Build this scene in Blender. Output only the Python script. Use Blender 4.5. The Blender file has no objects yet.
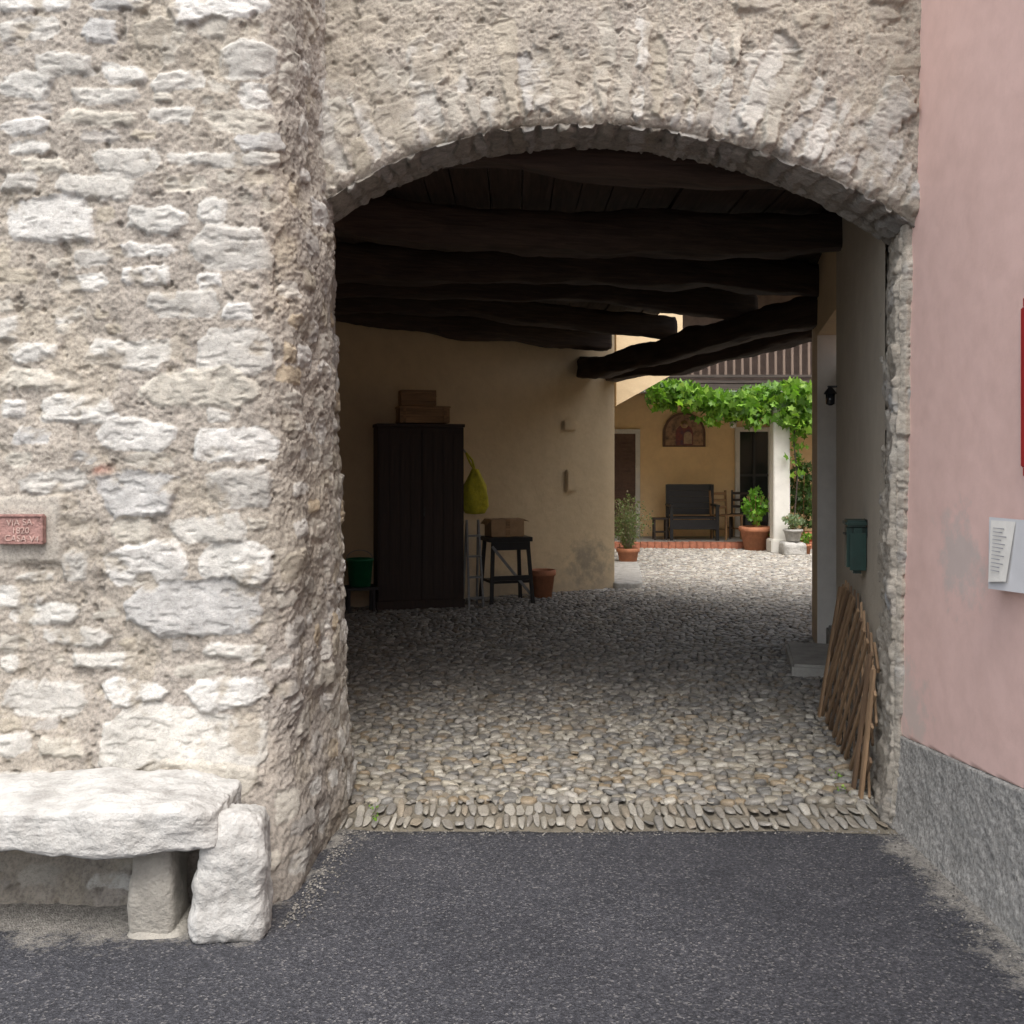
import bpy, bmesh, math, random
import numpy as np
from mathutils import Vector, Matrix, noise as mnoise
random.seed(7); RNG=np.random.default_rng(11)
scene=bpy.context.scene
col_root=scene.collection

# ---------------------------------------------------------------- noise
def _hash(ix,iy,seed):
    n=(ix.astype(np.int64)*374761393+iy.astype(np.int64)*668265263+seed*1442695041)&0x7fffffff
    n=((n^(n>>13))*1274126177)&0x7fffffff
    return ((n^(n>>16))&0xffff)/65535.0
def vn(x,y,seed=0):
    ix=np.floor(x);iy=np.floor(y);fx=x-ix;fy=y-iy
    fx=fx*fx*(3-2*fx);fy=fy*fy*(3-2*fy)
    a=_hash(ix,iy,seed);b=_hash(ix+1,iy,seed);c=_hash(ix,iy+1,seed);d=_hash(ix+1,iy+1,seed)
    return (a*(1-fx)+b*fx)*(1-fy)+(c*(1-fx)+d*fx)*fy
def fbm(x,y,f,octv=4,seed=0,gain=.5):
    t=0;a=1;s=0
    for i in range(octv):
        t=t+a*(vn(x*f+13.7*i,y*f-7.1*i,seed+i)-.5)*2;s+=a;a*=gain;f*=2.03
    return t/s
def sstep(a,b,x):
    t=np.clip((x-a)/(b-a),0,1);return t*t*(3-2*t)

# ---------------------------------------------------------------- mesh helpers
def link(o,parent=None):
    col_root.objects.link(o)
    if parent is not None:o.parent=parent
    return o
def group(name,loc=(0,0,0),rz=0):
    e=bpy.data.objects.new(name,None);e.location=loc;e.rotation_euler=(0,0,rz);e.empty_display_size=.2
    return link(e)
def make_mesh(name,V,Q=None,T=None,col=None,mat=None,parent=None,smooth=True):
    V=np.asarray(V,dtype=np.float32).reshape(-1,3)
    Q=np.zeros((0,4),int) if Q is None else np.asarray(Q).reshape(-1,4)
    T=np.zeros((0,3),int) if T is None else np.asarray(T).reshape(-1,3)
    me=bpy.data.meshes.new(name)
    me.vertices.add(len(V));me.vertices.foreach_set("co",V.ravel())
    L=np.concatenate([Q.ravel(),T.ravel()]).astype(np.int32)
    me.loops.add(len(L));me.loops.foreach_set("vertex_index",L)
    n=len(Q)+len(T);me.polygons.add(n)
    ls=np.concatenate([np.arange(len(Q))*4,len(Q)*4+np.arange(len(T))*3]).astype(np.int32)
    me.polygons.foreach_set("loop_start",ls)
    me.polygons.foreach_set("use_smooth",np.full(n,smooth,dtype=bool))
    me.update(calc_edges=True)
    if col is not None:
        c=np.asarray(col,dtype=np.float32).reshape(-1,4)
        at=me.color_attributes.new("Col",'FLOAT_COLOR','POINT');at.data.foreach_set("color",c.ravel())
    me.validate()
    if mat:me.materials.append(mat)
    return link(bpy.data.objects.new(name,me),parent)
def grid_mesh(name,P,col=None,mat=None,parent=None,smooth=True):
    ny,nx=P.shape[:2]
    i=np.arange(ny*nx).reshape(ny,nx)
    Q=np.stack([i[:-1,:-1],i[:-1,1:],i[1:,1:],i[1:,:-1]],-1).reshape(-1,4)
    return make_mesh(name,P,Q,None,col,mat,parent,smooth)
def poly(name,pts,faces,mat,parent=None,smooth=False):
    me=bpy.data.meshes.new(name);me.from_pydata([tuple(p) for p in pts],[],faces);me.update()
    if smooth:
        for p in me.polygons:p.use_smooth=True
    me.materials.append(mat);return link(bpy.data.objects.new(name,me),parent)
def box(name,c,s,mat,parent=None,rz=0,bevel=.004,rot=None):
    bm=bmesh.new();bmesh.ops.create_cube(bm,size=1)
    for v in bm.verts:v.co=Vector((v.co.x*s[0],v.co.y*s[1],v.co.z*s[2]))
    if bevel:
        bmesh.ops.bevel(bm,geom=bm.edges[:],offset=min(bevel,min(s)*.3),segments=2,affect='EDGES')
    me=bpy.data.meshes.new(name);bm.to_mesh(me);bm.free();me.materials.append(mat)
    o=bpy.data.objects.new(name,me);o.location=c;o.rotation_euler=rot if rot else (0,0,rz)
    return link(o,parent)
def bar(name,p0,p1,w,h,mat,parent=None,bevel=.003):
    p0=Vector(p0);p1=Vector(p1);d=p1-p0;L=d.length
    o=box(name,(0,0,0),(L,w,h),mat,parent,bevel=bevel)
    x=d.normalized();up=Vector((0,0,1)) if abs(x.z)<.95 else Vector((0,1,0))
    y=up.cross(x).normalized();z=x.cross(y)
    M=Matrix((x,y,z)).transposed().to_4x4();M.translation=(p0+p1)/2
    o.matrix_local=M;return o
def lathe(name,prof,mat,parent=None,loc=(0,0,0),n=28,jit=0):
    V=[];F=[]
    for (r,z) in prof:
        for k in range(n):
            a=2*math.pi*k/n;V.append((r*math.cos(a),r*math.sin(a),z))
    for j in range(len(prof)-1):
        for k in range(n):F.append((j*n+k,j*n+(k+1)%n,(j+1)*n+(k+1)%n,(j+1)*n+k))
    F.append(tuple(range(n))[::-1])
    o=poly(name,V,F,mat,parent,smooth=True);o.location=loc;return o
def tube(name,pts,r,mat,parent=None):
    cu=bpy.data.curves.new(name,'CURVE');cu.dimensions='3D';cu.bevel_depth=r;cu.bevel_resolution=2
    sp=cu.splines.new('POLY');sp.points.add(len(pts)-1)
    for i,p in enumerate(pts):sp.points[i].co=(p[0],p[1],p[2],1)
    cu.materials.append(mat);return link(bpy.data.objects.new(name,cu),parent)
def rock(name,c,s,mat,parent=None,seed=0,n=5,amp=.06,cuts=36,rz=0,taper=0,freq=1.6,rot=None):
    bm=bmesh.new();bmesh.ops.create_cube(bm,size=2)
    bmesh.ops.subdivide_edges(bm,edges=bm.edges[:],cuts=cuts,use_grid_fill=True)
    sd=Vector((seed*3.1,seed*1.7,seed*.9));m=max(s)
    for v in bm.verts:
        p=v.co;L=(abs(p.x)**n+abs(p.y)**n+abs(p.z)**n)**(1/n);q=p/L
        w=Vector((q.x*s[0],q.y*s[1],q.z*s[2]))*.5
        w.x*=1-taper*q.z;w.y*=1-taper*q.z
        nr=p.normalized()
        f=mnoise.fractal(w*freq*4+sd,.8,2.1,5)*amp*min(s)+mnoise.noise(w*freq*1.3+sd)*amp*1.6*min(s)
        g=mnoise.ridged_multi_fractal(w*freq*9+sd,.9,2.1,4,1,2)
        f-=abs(g-1)*amp*.18*min(s)
        v.co=w+nr*f
    me=bpy.data.meshes.new(name);bm.to_mesh(me);bm.free()
    for p in me.polygons:p.use_smooth=True
    me.materials.append(mat);o=bpy.data.objects.new(name,me);o.location=c;o.rotation_euler=rot if rot else (0,0,rz)
    return link(o,parent)

# ---------------------------------------------------------------- materials
def nodes(name):
    m=bpy.data.materials.new(name);m.use_nodes=True;nt=m.node_tree
    return m,nt,nt.nodes["Principled BSDF"]
def N(nt,t,**k):
    n=nt.nodes.new(t)
    for a,b in k.items():setattr(n,a,b)
    return n
def coords(nt):
    return N(nt,'ShaderNodeNewGeometry').outputs['Position']
def noise(nt,co,scale,detail=5,rough=.6,dist=0):
    n=N(nt,'ShaderNodeTexNoise');n.inputs['Scale'].default_value=scale;n.inputs['Detail'].default_value=detail
    n.inputs['Roughness'].default_value=rough;n.inputs['Distortion'].default_value=dist
    nt.links.new(co,n.inputs['Vector']);return n.outputs['Fac']
def ramp(nt,f,stops):
    r=N(nt,'ShaderNodeValToRGB');e=r.color_ramp.elements
    e[0].position=stops[0][0];e[0].color=(*stops[0][1],1)
    e[1].position=stops[-1][0];e[1].color=(*stops[-1][1],1)
    for p,c in stops[1:-1]:
        x=e.new(p);x.color=(*c,1)
    nt.links.new(f,r.inputs[0]);return r.outputs[0]
def mix(nt,f,a,b,mode='MIX'):
    m=N(nt,'ShaderNodeMix',data_type='RGBA',blend_type=mode)
    for s,v in ((m.inputs[0],f),(m.inputs[6],a),(m.inputs[7],b)):
        if hasattr(v,'is_linked'):nt.links.new(v,s)
        elif isinstance(v,(int,float)):s.default_value=v
        else:s.default_value=(*v,1)
    return m.outputs[2]
def math_(nt,op,a,b=None,clamp=False):
    m=N(nt,'ShaderNodeMath',operation=op,use_clamp=clamp)
    for i,v in enumerate((a,b)):
        if v is None:continue
        if hasattr(v,'is_linked'):nt.links.new(v,m.inputs[i])
        else:m.inputs[i].default_value=v
    return m.outputs[0]
def mrange(nt,v,a,b,c=0,d=1):
    m=N(nt,'ShaderNodeMapRange');nt.links.new(v,m.inputs[0])
    for i,x in enumerate((a,b,c,d)):m.inputs[i+1].default_value=x
    return m.outputs[0]
def bump(nt,bsdf,h,strength=.5,dist=.01):
    b=N(nt,'ShaderNodeBump');b.inputs['Strength'].default_value=strength;b.inputs['Distance'].default_value=dist
    nt.links.new(h,b.inputs['Height']);nt.links.new(b.outputs[0],bsdf.inputs['Normal'])
def simple(name,c,rough=.7,var=.25,scale=12,bmp=.3,bd=.004,bscale=60,c2=None,metal=0,obj=False):
    m,nt,b=nodes(name);co=coords(nt)
    f=noise(nt,co,scale,6,.65)
    c2=c2 or tuple(x*(1-var) for x in c)
    hi=tuple(min(1,x*(1+var*.6)) for x in c)
    col=ramp(nt,f,[(.3,c2),(.55,c),(.75,hi)])
    nt.links.new(col,b.inputs['Base Color']);b.inputs['Roughness'].default_value=rough;b.inputs['Metallic'].default_value=metal
    if bmp:bump(nt,b,noise(nt,co,bscale,5,.6),bmp,bd)
    return m
def attr_mat(name,rough=.9,fine=90,bmp=.6,bd=.006,vein=True):
    m,nt,b=nodes(name);co=coords(nt)
    a=N(nt,'ShaderNodeVertexColor',layer_name='Col')
    n1=noise(nt,co,14,8,.7);n2=noise(nt,co,fine,4,.7);n3=noise(nt,co,3.0,4,.6)
    c=mix(nt,1,a.outputs[0],ramp(nt,n1,[(.3,(.74,.73,.72)),(.5,(1,1,1)),(.7,(1.12,1.11,1.10))]),'MULTIPLY')
    sp_=ramp(nt,n2,[(.3,(.60,.60,.61)),(.52,(1,1,1)),(.72,(1.20,1.19,1.17))])
    if vein:sp_=mix(nt,a.outputs[1],sp_,ramp(nt,n2,[(.28,(.78,.78,.79)),(.48,(1,1,1)),(.72,(1.06,1.06,1.05))]))
    c=mix(nt,1,c,sp_,'MULTIPLY')
    c=mix(nt,1,c,ramp(nt,n3,[(.3,(.86,.855,.845)),(.6,(1.05,1.045,1.04))]),'MULTIPLY')
    if vein:
        mp=N(nt,'ShaderNodeMapping');mp.inputs['Scale'].default_value=(1,1,2.2);nt.links.new(co,mp.inputs[0])
        v=noise(nt,mp.outputs[0],17,7,.78,.8)
        vm=ramp(nt,v,[(.455,(1,1,1)),(.49,(.66,.65,.64)),(.505,(1,1,1))])
        c=mix(nt,a.outputs[1],c,mix(nt,1,c,vm,'MULTIPLY'))
    nt.links.new(c,b.inputs['Base Color']);b.inputs['Roughness'].default_value=rough
    bump(nt,b,math_(nt,'ADD',math_(nt,'MULTIPLY',n2,.8),math_(nt,'ADD',math_(nt,'MULTIPLY',n1,1.5),noise(nt,co,240,3,.7))),bmp,bd);return m
M_rubble=attr_mat('rubble_stone_and_mortar')
M_cobble=attr_mat('cobble_stone',rough=.5,fine=120,bmp=.3,bd=.003,vein=False)
M_rock=simple('limestone',(.48,.47,.445),.9,.20,9,1,.012,38,c2=(.30,.29,.27))
M_rock2=simple('limestone_dull',(.34,.32,.28),.95,.35,9,1,.010,60)
M_joint=simple('cobble_joint_earth',(.17,.15,.115),.95,.4,20,.6,.01,90)
def plaster(name,c,stain,low=.6,bmp=.25,patch=None,big=1.1,mot=.9,patch2=None):
    m,nt,b=nodes(name);co=coords(nt)
    n1=noise(nt,co,big,6,.65);n2=noise(nt,co,7,6,.7)
    c1=mix(nt,ramp(nt,n1,[(.35,(0,0,0)),(.7,(1,1,1))]),c,tuple(x*mot for x in c))
    c1=mix(nt,1,c1,ramp(nt,n2,[(.3,(.93,.92,.91)),(.6,(1.02,1.02,1.02))]),'MULTIPLY')
    sx=N(nt,'ShaderNodeSeparateXYZ');nt.links.new(co,sx.inputs[0])
    hz=math_(nt,'ADD',sx.outputs[2],mrange(nt,n2,0,1,-.5,.5))
    c1=mix(nt,mrange(nt,hz,low,0.0,0,.75),c1,stain)
    for pt in (patch,patch2):
        if not pt:continue
        d=N(nt,'ShaderNodeVectorMath',operation='DISTANCE');nt.links.new(co,d.inputs[0]);d.inputs[1].default_value=pt[:3]
        dd=math_(nt,'ADD',d.outputs['Value'],mrange(nt,n2,0.2,.8,-.24,.24))
        c1=mix(nt,mrange(nt,dd,pt[3],pt[3]*.3,0,.6),c1,pt[4])
    nt.links.new(c1,b.inputs['Base Color']);b.inputs['Roughness'].default_value=.92
    bump(nt,b,math_(nt,'ADD',noise(nt,co,9,5,.6),math_(nt,'MULTIPLY',noise(nt,co,130,4,.7),.35)),bmp,.02)
    return m
M_cream=plaster('cream_plaster',(.70,.55,.35),(.45,.37,.27),.45,.35,patch=(1.0,12.2,.35,.35,(.24,.22,.18)))
M_yellow=plaster('ochre_plaster',(.90,.66,.37),(.78,.57,.34),.2,.2)
M_pink=plaster('pink_plaster',(.80,.555,.49),(.70,.49,.43),.62,.12,patch=(1.73,3.85,1.22,.22,(.56,.52,.48)),mot=.95,patch2=(1.71,4.28,.55,.2,(.60,.53,.47)))
M_greyp=plaster('grey_render',(.48,.43,.35),(.33,.30,.26),.7,.6)
M_white=simple('white_plaster',(.72,.70,.65),.9,.12,5,.3,.006,40)
M_upper=simple('plaster_with_painted_shade',(.20,.14,.11),.9,.3,5,.3,.006,40)  # upper plaster, with the shade behind the balcony put into its colour
M_plinth,nt,b=nodes('roughcast_plinth');co=coords(nt)
n1=noise(nt,co,60,5,.75);n2=noise(nt,co,5,5,.6)
nt.links.new(mix(nt,1,ramp(nt,n1,[(.32,(.17,.163,.15)),(.5,(.36,.345,.32)),(.66,(.55,.53,.495))]),ramp(nt,n2,[(.3,(.80,.81,.81)),(.7,(1.1,1.1,1.1))]),'MULTIPLY'),b.inputs['Base Color'])
b.inputs['Roughness'].default_value=.95;bump(nt,b,n1,.9,.010)
# asphalt
M_road,nt,b=nodes('asphalt');co=coords(nt)
vo=N(nt,'ShaderNodeTexVoronoi');vo.inputs['Scale'].default_value=140;nt.links.new(co,vo.inputs['Vector'])
sp=N(nt,'ShaderNodeSeparateColor');nt.links.new(vo.outputs['Color'],sp.inputs[0])
c=ramp(nt,sp.outputs[0],[(0,(.020,.021,.026)),(.5,(.042,.043,.051)),(.88,(.072,.073,.083)),(.985,(.155,.15,.15))])
c=mix(nt,1,c,ramp(nt,noise(nt,co,1.7,6,.65),[(.3,(.75,.76,.78)),(.7,(1.25,1.24,1.22))]),'MULTIPLY')
c=mix(nt,1,c,ramp(nt,noise(nt,co,210,3,.7),[(.32,(.6,.6,.6)),(.68,(1.4,1.4,1.4))]),'MULTIPLY')
sx=N(nt,'ShaderNodeSeparateXYZ');nt.links.new(co,sx.inputs[0])
nn=noise(nt,co,6,7,.75);nf=noise(nt,co,45,4,.7)
nz=math_(nt,'ADD',mrange(nt,nn,.25,.75,-.16,.16),mrange(nt,nf,.3,.7,-.07,.07))
dr=math_(nt,'ADD',math_(nt,'SUBTRACT',1.68,sx.outputs[0]),nz)
dl=math_(nt,'ADD',math_(nt,'ADD',math_(nt,'MULTIPLY',math_(nt,'SUBTRACT',sx.outputs[0],-.86),.8),math_(nt,'MULTIPLY',math_(nt,'SUBTRACT',4.45,sx.outputs[1]),.20)),nz)
dl=math_(nt,'MAXIMUM',dl,math_(nt,'ADD',math_(nt,'SUBTRACT',3.50,sx.outputs[1]),nz))
df=math_(nt,'ADD',math_(nt,'MULTIPLY',math_(nt,'SUBTRACT',4.40,sx.outputs[1]),1.6),nz)
mk=math_(nt,'MAXIMUM',math_(nt,'MAXIMUM',mrange(nt,dr,.14,.05),mrange(nt,dl,.20,.10)),mrange(nt,df,.13,.04))
dust=ramp(nt,nf,[(.3,(.11,.105,.095)),(.5,(.25,.235,.21)),(.7,(.42,.40,.36))])
nt.links.new(mix(nt,mk,c,dust),b.inputs['Base Color'])
b.inputs['Roughness'].default_value=.8
bump(nt,b,math_(nt,'ADD',vo.outputs['Distance'],noise(nt,co,210,3,.7)),.8,.007)

def wood(name,c,rough=.7,axis=2,bm=.4):
    m,nt,b=nodes(name);co=N(nt,'ShaderNodeTexCoord').outputs['Object']
    mp=N(nt,'ShaderNodeMapping');sc=[30,30,30];sc[axis]=2.2;mp.inputs['Scale'].default_value=sc;nt.links.new(co,mp.inputs[0])
    f=noise(nt,mp.outputs[0],1.2,7,.65,.4)
    nt.links.new(ramp(nt,f,[(.3,tuple(x*.5 for x in c)),(.52,c),(.72,tuple(min(1,x*1.6) for x in c))]),b.inputs['Base Color'])
    b.inputs['Roughness'].default_value=rough;bump(nt,b,f,bm,.008);return m
M_beam=wood('old_dark_beam',(.050,.031,.021),.8,0,1)
M_plank=wood('dark_plank',(.052,.033,.023),.85,1,.8)
M_wardrobe=wood('dark_wardrobe_wood',(.030,.015,.010),.6,2,.2)
M_trellis=wood('weathered_slat',(.27,.175,.10),.8,0,.4)
M_trellis2=wood('dark_weathered_slat',(.16,.10,.058),.85,0,.4)
M_balc=wood('balcony_wood',(.055,.04,.032),.7,0,.4)
M_balus=wood('brown_baluster',(.15,.105,.08),.7,0,.4)
M_box=wood('plain_wood',(.34,.20,.10),.7,0,.3)
M_door=wood('brown_door',(.15,.075,.04),.5,2,.3)
M_black=simple('black_paint',(.018,.018,.020),.45,.3,20,.2,.002,60)
M_metal=simple('galvanised_metal',(.30,.31,.32),.4,.25,20,.1,.002,60,metal=.7)
M_terra=simple('terracotta',(.46,.19,.10),.8,.25,14,.3,.004,60)
M_brick=simple('brick_edging',(.44,.17,.10),.85,.35,16,.4,.005,60)
M_green=simple('green_enamel',(.010,.038,.030),.4,.3,10,.1,.001,60)
M_bucket=simple('green_plastic',(.015,.18,.08),.4,.2,10,.1,.001,60)
M_yel=simple('yellow_cloth',(.62,.56,.04),.8,.35,16,.6,.01,30)
M_card=simple('cardboard',(.42,.27,.15),.85,.2,10,.2,.002,60)
M_paper=simple('white_paper',(.62,.62,.63),.5,.06,5,0)
M_ink=simple('printed_ink',(.30,.30,.32),.7,.1,5,0)
M_red=simple('red_frame',(.40,.03,.03),.45,.2,8,.1,.001,60)
M_plaque=simple('terracotta_plaque',(.33,.19,.165),.85,.4,30,1,.008,70)
M_plaqueL=simple('plaque_letters',(.44,.31,.27),.85,.35,30,.5,.005,90)
M_stonedk=simple('grey_step_stone',(.38,.37,.34),.85,.3,8,.5,.006,60)
M_glass=simple('dark_glass',(.02,.022,.025),.12,.1,4,0)
M_shut=simple('brown_shutter',(.13,.07,.045),.6,.3,10,.2,.003,50)
def leafmat(name):
    m,nt,b=nodes(name);a=N(nt,'ShaderNodeVertexColor',layer_name='Col')
    nt.links.new(a.outputs[0],b.inputs['Base Color']);b.inputs['Roughness'].default_value=.5
    tr=N(nt,'ShaderNodeBsdfTranslucent');nt.links.new(mix(nt,1,a.outputs[0],(1.3,1.6,.6),'MULTIPLY'),tr.inputs[0])
    ms=N(nt,'ShaderNodeMixShader');ms.inputs[0].default_value=.4
    nt.links.new(b.outputs[0],ms.inputs[1]);nt.links.new(tr.outputs[0],ms.inputs[2])
    nt.links.new(ms.outputs[0],nt.nodes['Material Output'].inputs[0]);return m
M_leaf=leafmat('leaf')

# ---------------------------------------------------------------- stone raster
def raster(S,H,D,C,stones,seed=0,warp=.010,soft=.018,relief=1.0):
    Sw=S+warp*fbm(S,H,9,3,seed+50)+warp*.6*fbm(S,H,40,2,seed+51)
    Hw=H+warp*.9*fbm(S,H,9,3,seed+60)+warp*.6*fbm(S,H,40,2,seed+61)
    for k,(cx,cy,hw,hh,rot,ht,co) in enumerate(stones):
        r=np.random.default_rng(seed*1000+k)
        R=max(hw,hh)*1.3+.02
        idx=np.nonzero((np.abs(S-cx)<R)&(np.abs(H-cy)<R))
        if len(idx[0])==0:continue
        x=Sw[idx]-cx;y=Hw[idx]-cy
        c,s=math.cos(rot),math.sin(rot);u=x*c+y*s;v=-x*s+y*c
        d=np.full(u.shape,-9.)
        base=[0,90,180,270]+[r.uniform(20,70)+90*i for i in range(4)]
        md=min(hw,hh)
        for i,a in enumerate(base):
            a=math.radians(a+r.uniform(-9,9));ca,sa=math.cos(a),math.sin(a)
            sup=hw*abs(ca)+hh*abs(sa)
            if i>=4:sup*=r.uniform(.70,.97)
            else:sup*=r.uniform(.90,1.05)
            d=np.maximum(d,u*ca+v*sa-sup)
        d=d+.007*fbm(x,y,25,3,seed+k)
        m=sstep(0.004,-min(soft,md*.5),d)
        mc=sstep(.003,-.004,d+.006*fbm(x,y,60,2,seed+k))
        tx,ty=r.uniform(-.10,.10),r.uniform(-.16,.16)
        face=ht+tx*u*.5+ty*v+.008*fbm(x,y,16,4,seed+k*3)-.007*sstep(.25,.5,np.abs(fbm(x*.6,y*1.6,20,3,seed+k*7)))
        q=np.floor(fbm(x,y,11,2,seed+k*5)*4)/4*.005
        D[idx]=D[idx]*(1-m)+(face+q)*relief*m
        t=1+.14*fbm(x,y,12,3,seed+k)
        cc=np.stack([co[0]*t,co[1]*t,co[2]*t,np.ones_like(t)],-1)
        C[idx]=C[idx]*(1-mc[:,None])+cc*mc[:,None]
MORT=np.array([.365,.328,.270])
def mortar(S,H,seed=0):
    D=.013*fbm(S,H,5,5,seed)+.009*fbm(S,H,22,4,seed+5)+.005*fbm(S,H,90,2,seed+7)
    pit=sstep(.35,.6,fbm(S,H,22,3,seed+9));D=D-.011*pit
    t=1+.16*fbm(S,H,4,4,seed+2)+.14*fbm(S,H,40,3,seed+3)-.28*pit
    w=.5+.5*fbm(S,H,1.6,3,seed+21)
    C=np.stack([MORT[0]*t,(MORT[1]*(1+.02*w))*t,(MORT[2]*(1+.12*w))*t,np.zeros_like(t)],-1)
    return D,C
def smear(S,H,D,C,lo,hi,amt,seed,dz=.008,f=6):
    sm=sstep(lo,hi,fbm(S,H,f,5,seed,.6))*amt
    tt=(1+.12*fbm(S,H,30,3,seed+4))[...,None]
    C[...,:3]=C[...,:3]*(1-sm[...,None])+MORT*1.03*tt*sm[...,None]
    return D-dz*sm
PAL=[(.56,.55,.515),(.53,.515,.475),(.59,.58,.55),(.48,.465,.43),(.53,.50,.435),(.45,.445,.43)]
DULL=[(.41,.385,.335),(.44,.415,.365),(.38,.36,.33),(.47,.445,.39),(.41,.37,.30)]
def fill(stones,x0,x1,y0,y1,n,wr,hr,pal,seed,gap=.010,ht=(.004,.014)):
    r=random.Random(seed);occ=[(s[0],s[1],s[2],s[3]) for s in stones];out=[]
    for _ in range(n):
        hw=r.uniform(*wr)/2;hh=r.uniform(*hr)/2
        cx=r.uniform(x0,x1);cy=r.uniform(y0,y1)
        if any(abs(cx-a)<hw+c+gap and abs(cy-b)<hh+d+gap for a,b,c,d in occ):continue
        occ.append((cx,cy,hw,hh));out.append((cx,cy,hw,hh,r.uniform(-.09,.09),r.uniform(*ht),r.choice(pal)))
    return stones+out

B=group('stone_arch_building')
# ---------------------------------------------------------------- left rubble wall + return
YL=3.85;XC=-.874;K=.00385
px=[(85,22,118,42),(135,20,188,46),(220,42,275,75),(0,75,55,97),(40,58,97,76),(102,68,146,82),(150,72,205,86),(72,90,140,103),(205,110,278,130),(240,82,276,106),(150,108,196,122),(92,152,160,171),(18,157,66,171),(172,152,285,165),(0,174,40,190),(56,177,134,196),(10,202,92,240),(127,207,186,231),(199,200,226,223),(189,228,273,267),(72,250,112,263),(56,275,105,291),(148,293,216,315),(222,303,251,319),(0,318,22,340),(80,341,178,363),(197,328,273,373),(0,370,78,388),(138,378,262,407),(0,400,25,417),(42,396,117,421),(95,424,173,448),(14,431,50,445),(195,430,279,459),(98,475,181,510),(208,473,276,506),(113,520,151,543),(172,522,246,541),(105,547,185,586),(200,545,271,583),(62,550,86,582),(125,590,262,630),(40,628,112,641),(0,656,18,671),(70,655,143,669),(205,645,262,657),(0,688,97,711),(105,685,172,699),(105,718,273,766),(45,735,90,751),(0,733,36,750),(0,20,60,40),(60,112,140,124),(0,120,50,132),(120,268,170,282),(0,0,70,12),(90,0,150,10),(165,0,270,14),(10,345,60,358),(186,680,262,705),(150,760,262,790)]
st=[];rr=random.Random(5)
for (a,b_,c_,d_) in px:
    X0=(a-512)*K;X1=(c_-512)*K;Z1=1.6+(460-b_)*K;Z0=1.6+(460-d_)*K
    st.append(((X0+X1)/2,(Z0+Z1)/2,(X1-X0)/2*1.04,(Z1-Z0)/2*1.08,rr.uniform(-.05,.05),rr.uniform(.006,.015),rr.choice(PAL)))
pl=(-1.877,1.335)
st.append((pl[0],pl[1],.135,.12,0,-5,MORT))
st=fill(st,XC-1.3,XC-.06,.05,3.55,900,(.08,.28),(.035,.08),PAL+DULL,3,.012,(.002,.010))
st=fill(st,XC-1.3,XC-.06,.05,3.55,1200,(.04,.12),(.025,.05),DULL+DULL,13,.014,(.0,.006))
st=fill(st,-3.6,-2.02,.05,3.9,1600,(.14,.40),(.06,.14),PAL+DULL,4,.014)
st=fill(st,-2.0,-.95,3.6,4.6,600,(.14,.36),(.06,.13),PAL+DULL,6,.014)
st=fill(st,XC-.02,XC+.5,.03,4.4,900,(.08,.22),(.04,.11),DULL+PAL[:2]+[(.44,.37,.27)],8,.014,(.0,.010))
st=[s for s in st if s[5]>-1]
# plan curve of the rounded corner: heading turns from along-the-wall to into-the-passage
tt_=np.arange(-.6,.9,.002);ph_=math.radians(84)*sstep(-.21,.17,tt_)
xx_=np.cumsum(np.cos(ph_))*.002;yy_=np.cumsum(np.sin(ph_))*.002
xx_=xx_-xx_[0]-.6+XC;yy_=yy_-yy_[0]+YL
def left_wall(name,s,h,stones,seed):
    S,H=np.meshgrid(s,h)
    D,C=mortar(S,H,seed);raster(S,H,D,C,stones,seed,relief=.9)
    D=smear(S,H,D,C,.08,.40,.85,91,.008,7)
    pm=sstep(.155,.12,np.maximum(np.abs(S-pl[0]),np.abs(H-pl[1])*1.1)+.02*fbm(S,H,12,3,4))
    D=D*(1-pm)+(.012+.003*fbm(S,H,30,3,1))*pm
    C[...,:3]=C[...,:3]*(1-pm[...,None])+np.array([.42,.39,.34])*pm[...,None]
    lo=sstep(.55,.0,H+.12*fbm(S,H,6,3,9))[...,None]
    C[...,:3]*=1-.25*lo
    br=(sstep(.15,.6,fbm(S,H,2.2,3,31))*sstep(XC-.14,XC-.02,S))[...,None]
    C[...,:3]=C[...,:3]*(1-br*.35)+C[...,:3]*np.array([1.0,.88,.70])*br*.35
    red=np.exp(-(((S+1.60)/.05)**2+((H-1.565)/.02)**2))[...,None]*sstep(-.1,.3,fbm(S,H,20,3,6))[...,None]
    C[...,:3]=C[...,:3]*(1-.6*red)+np.array([.45,.17,.11])*.6*red
    near=sstep(XC-.35,XC-.1,S)
    t=S-XC+.030*fbm(H,H*0+3,1.7,4,91)*near
    tc=np.clip(t,-.59,.88)
    X=np.where(t<-.55,XC+t,np.interp(tc,tt_,xx_));Y=np.interp(tc,tt_,yy_)
    ang=np.interp(tc,tt_,ph_);nx=np.sin(ang);ny=-np.cos(ang)
    bat=.26*np.clip(1-H/.85,0,1)**1.6
    low=.022*fbm(S,H,1.3,3,77)+.02*near*fbm(S,H,3.1,3,79)
    Y=Y-bat*np.clip(1-np.maximum(t,0)/.55,0,1)
    dd=D+low
    wob=(.026*fbm(H,H*0,1.3,4,88)+.012*fbm(H,S,7,3,89))*near
    foot=np.clip(1-H/.55,0,1)**1.3
    P=np.stack([X+nx*dd+wob+near*.055*foot,Y+ny*dd,H],-1)
    return grid_mesh(name,P,C,M_rubble,B)
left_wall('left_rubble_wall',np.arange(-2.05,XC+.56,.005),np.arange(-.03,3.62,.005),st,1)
left_wall('left_rubble_wall_far',np.arange(-5.05,-2.035,.016),np.arange(-.03,3.62,.016),st,1)
left_wall('left_rubble_wall_top',np.arange(-5.05,XC+.56,.016),np.arange(3.605,4.6,.016),st,1)

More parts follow.
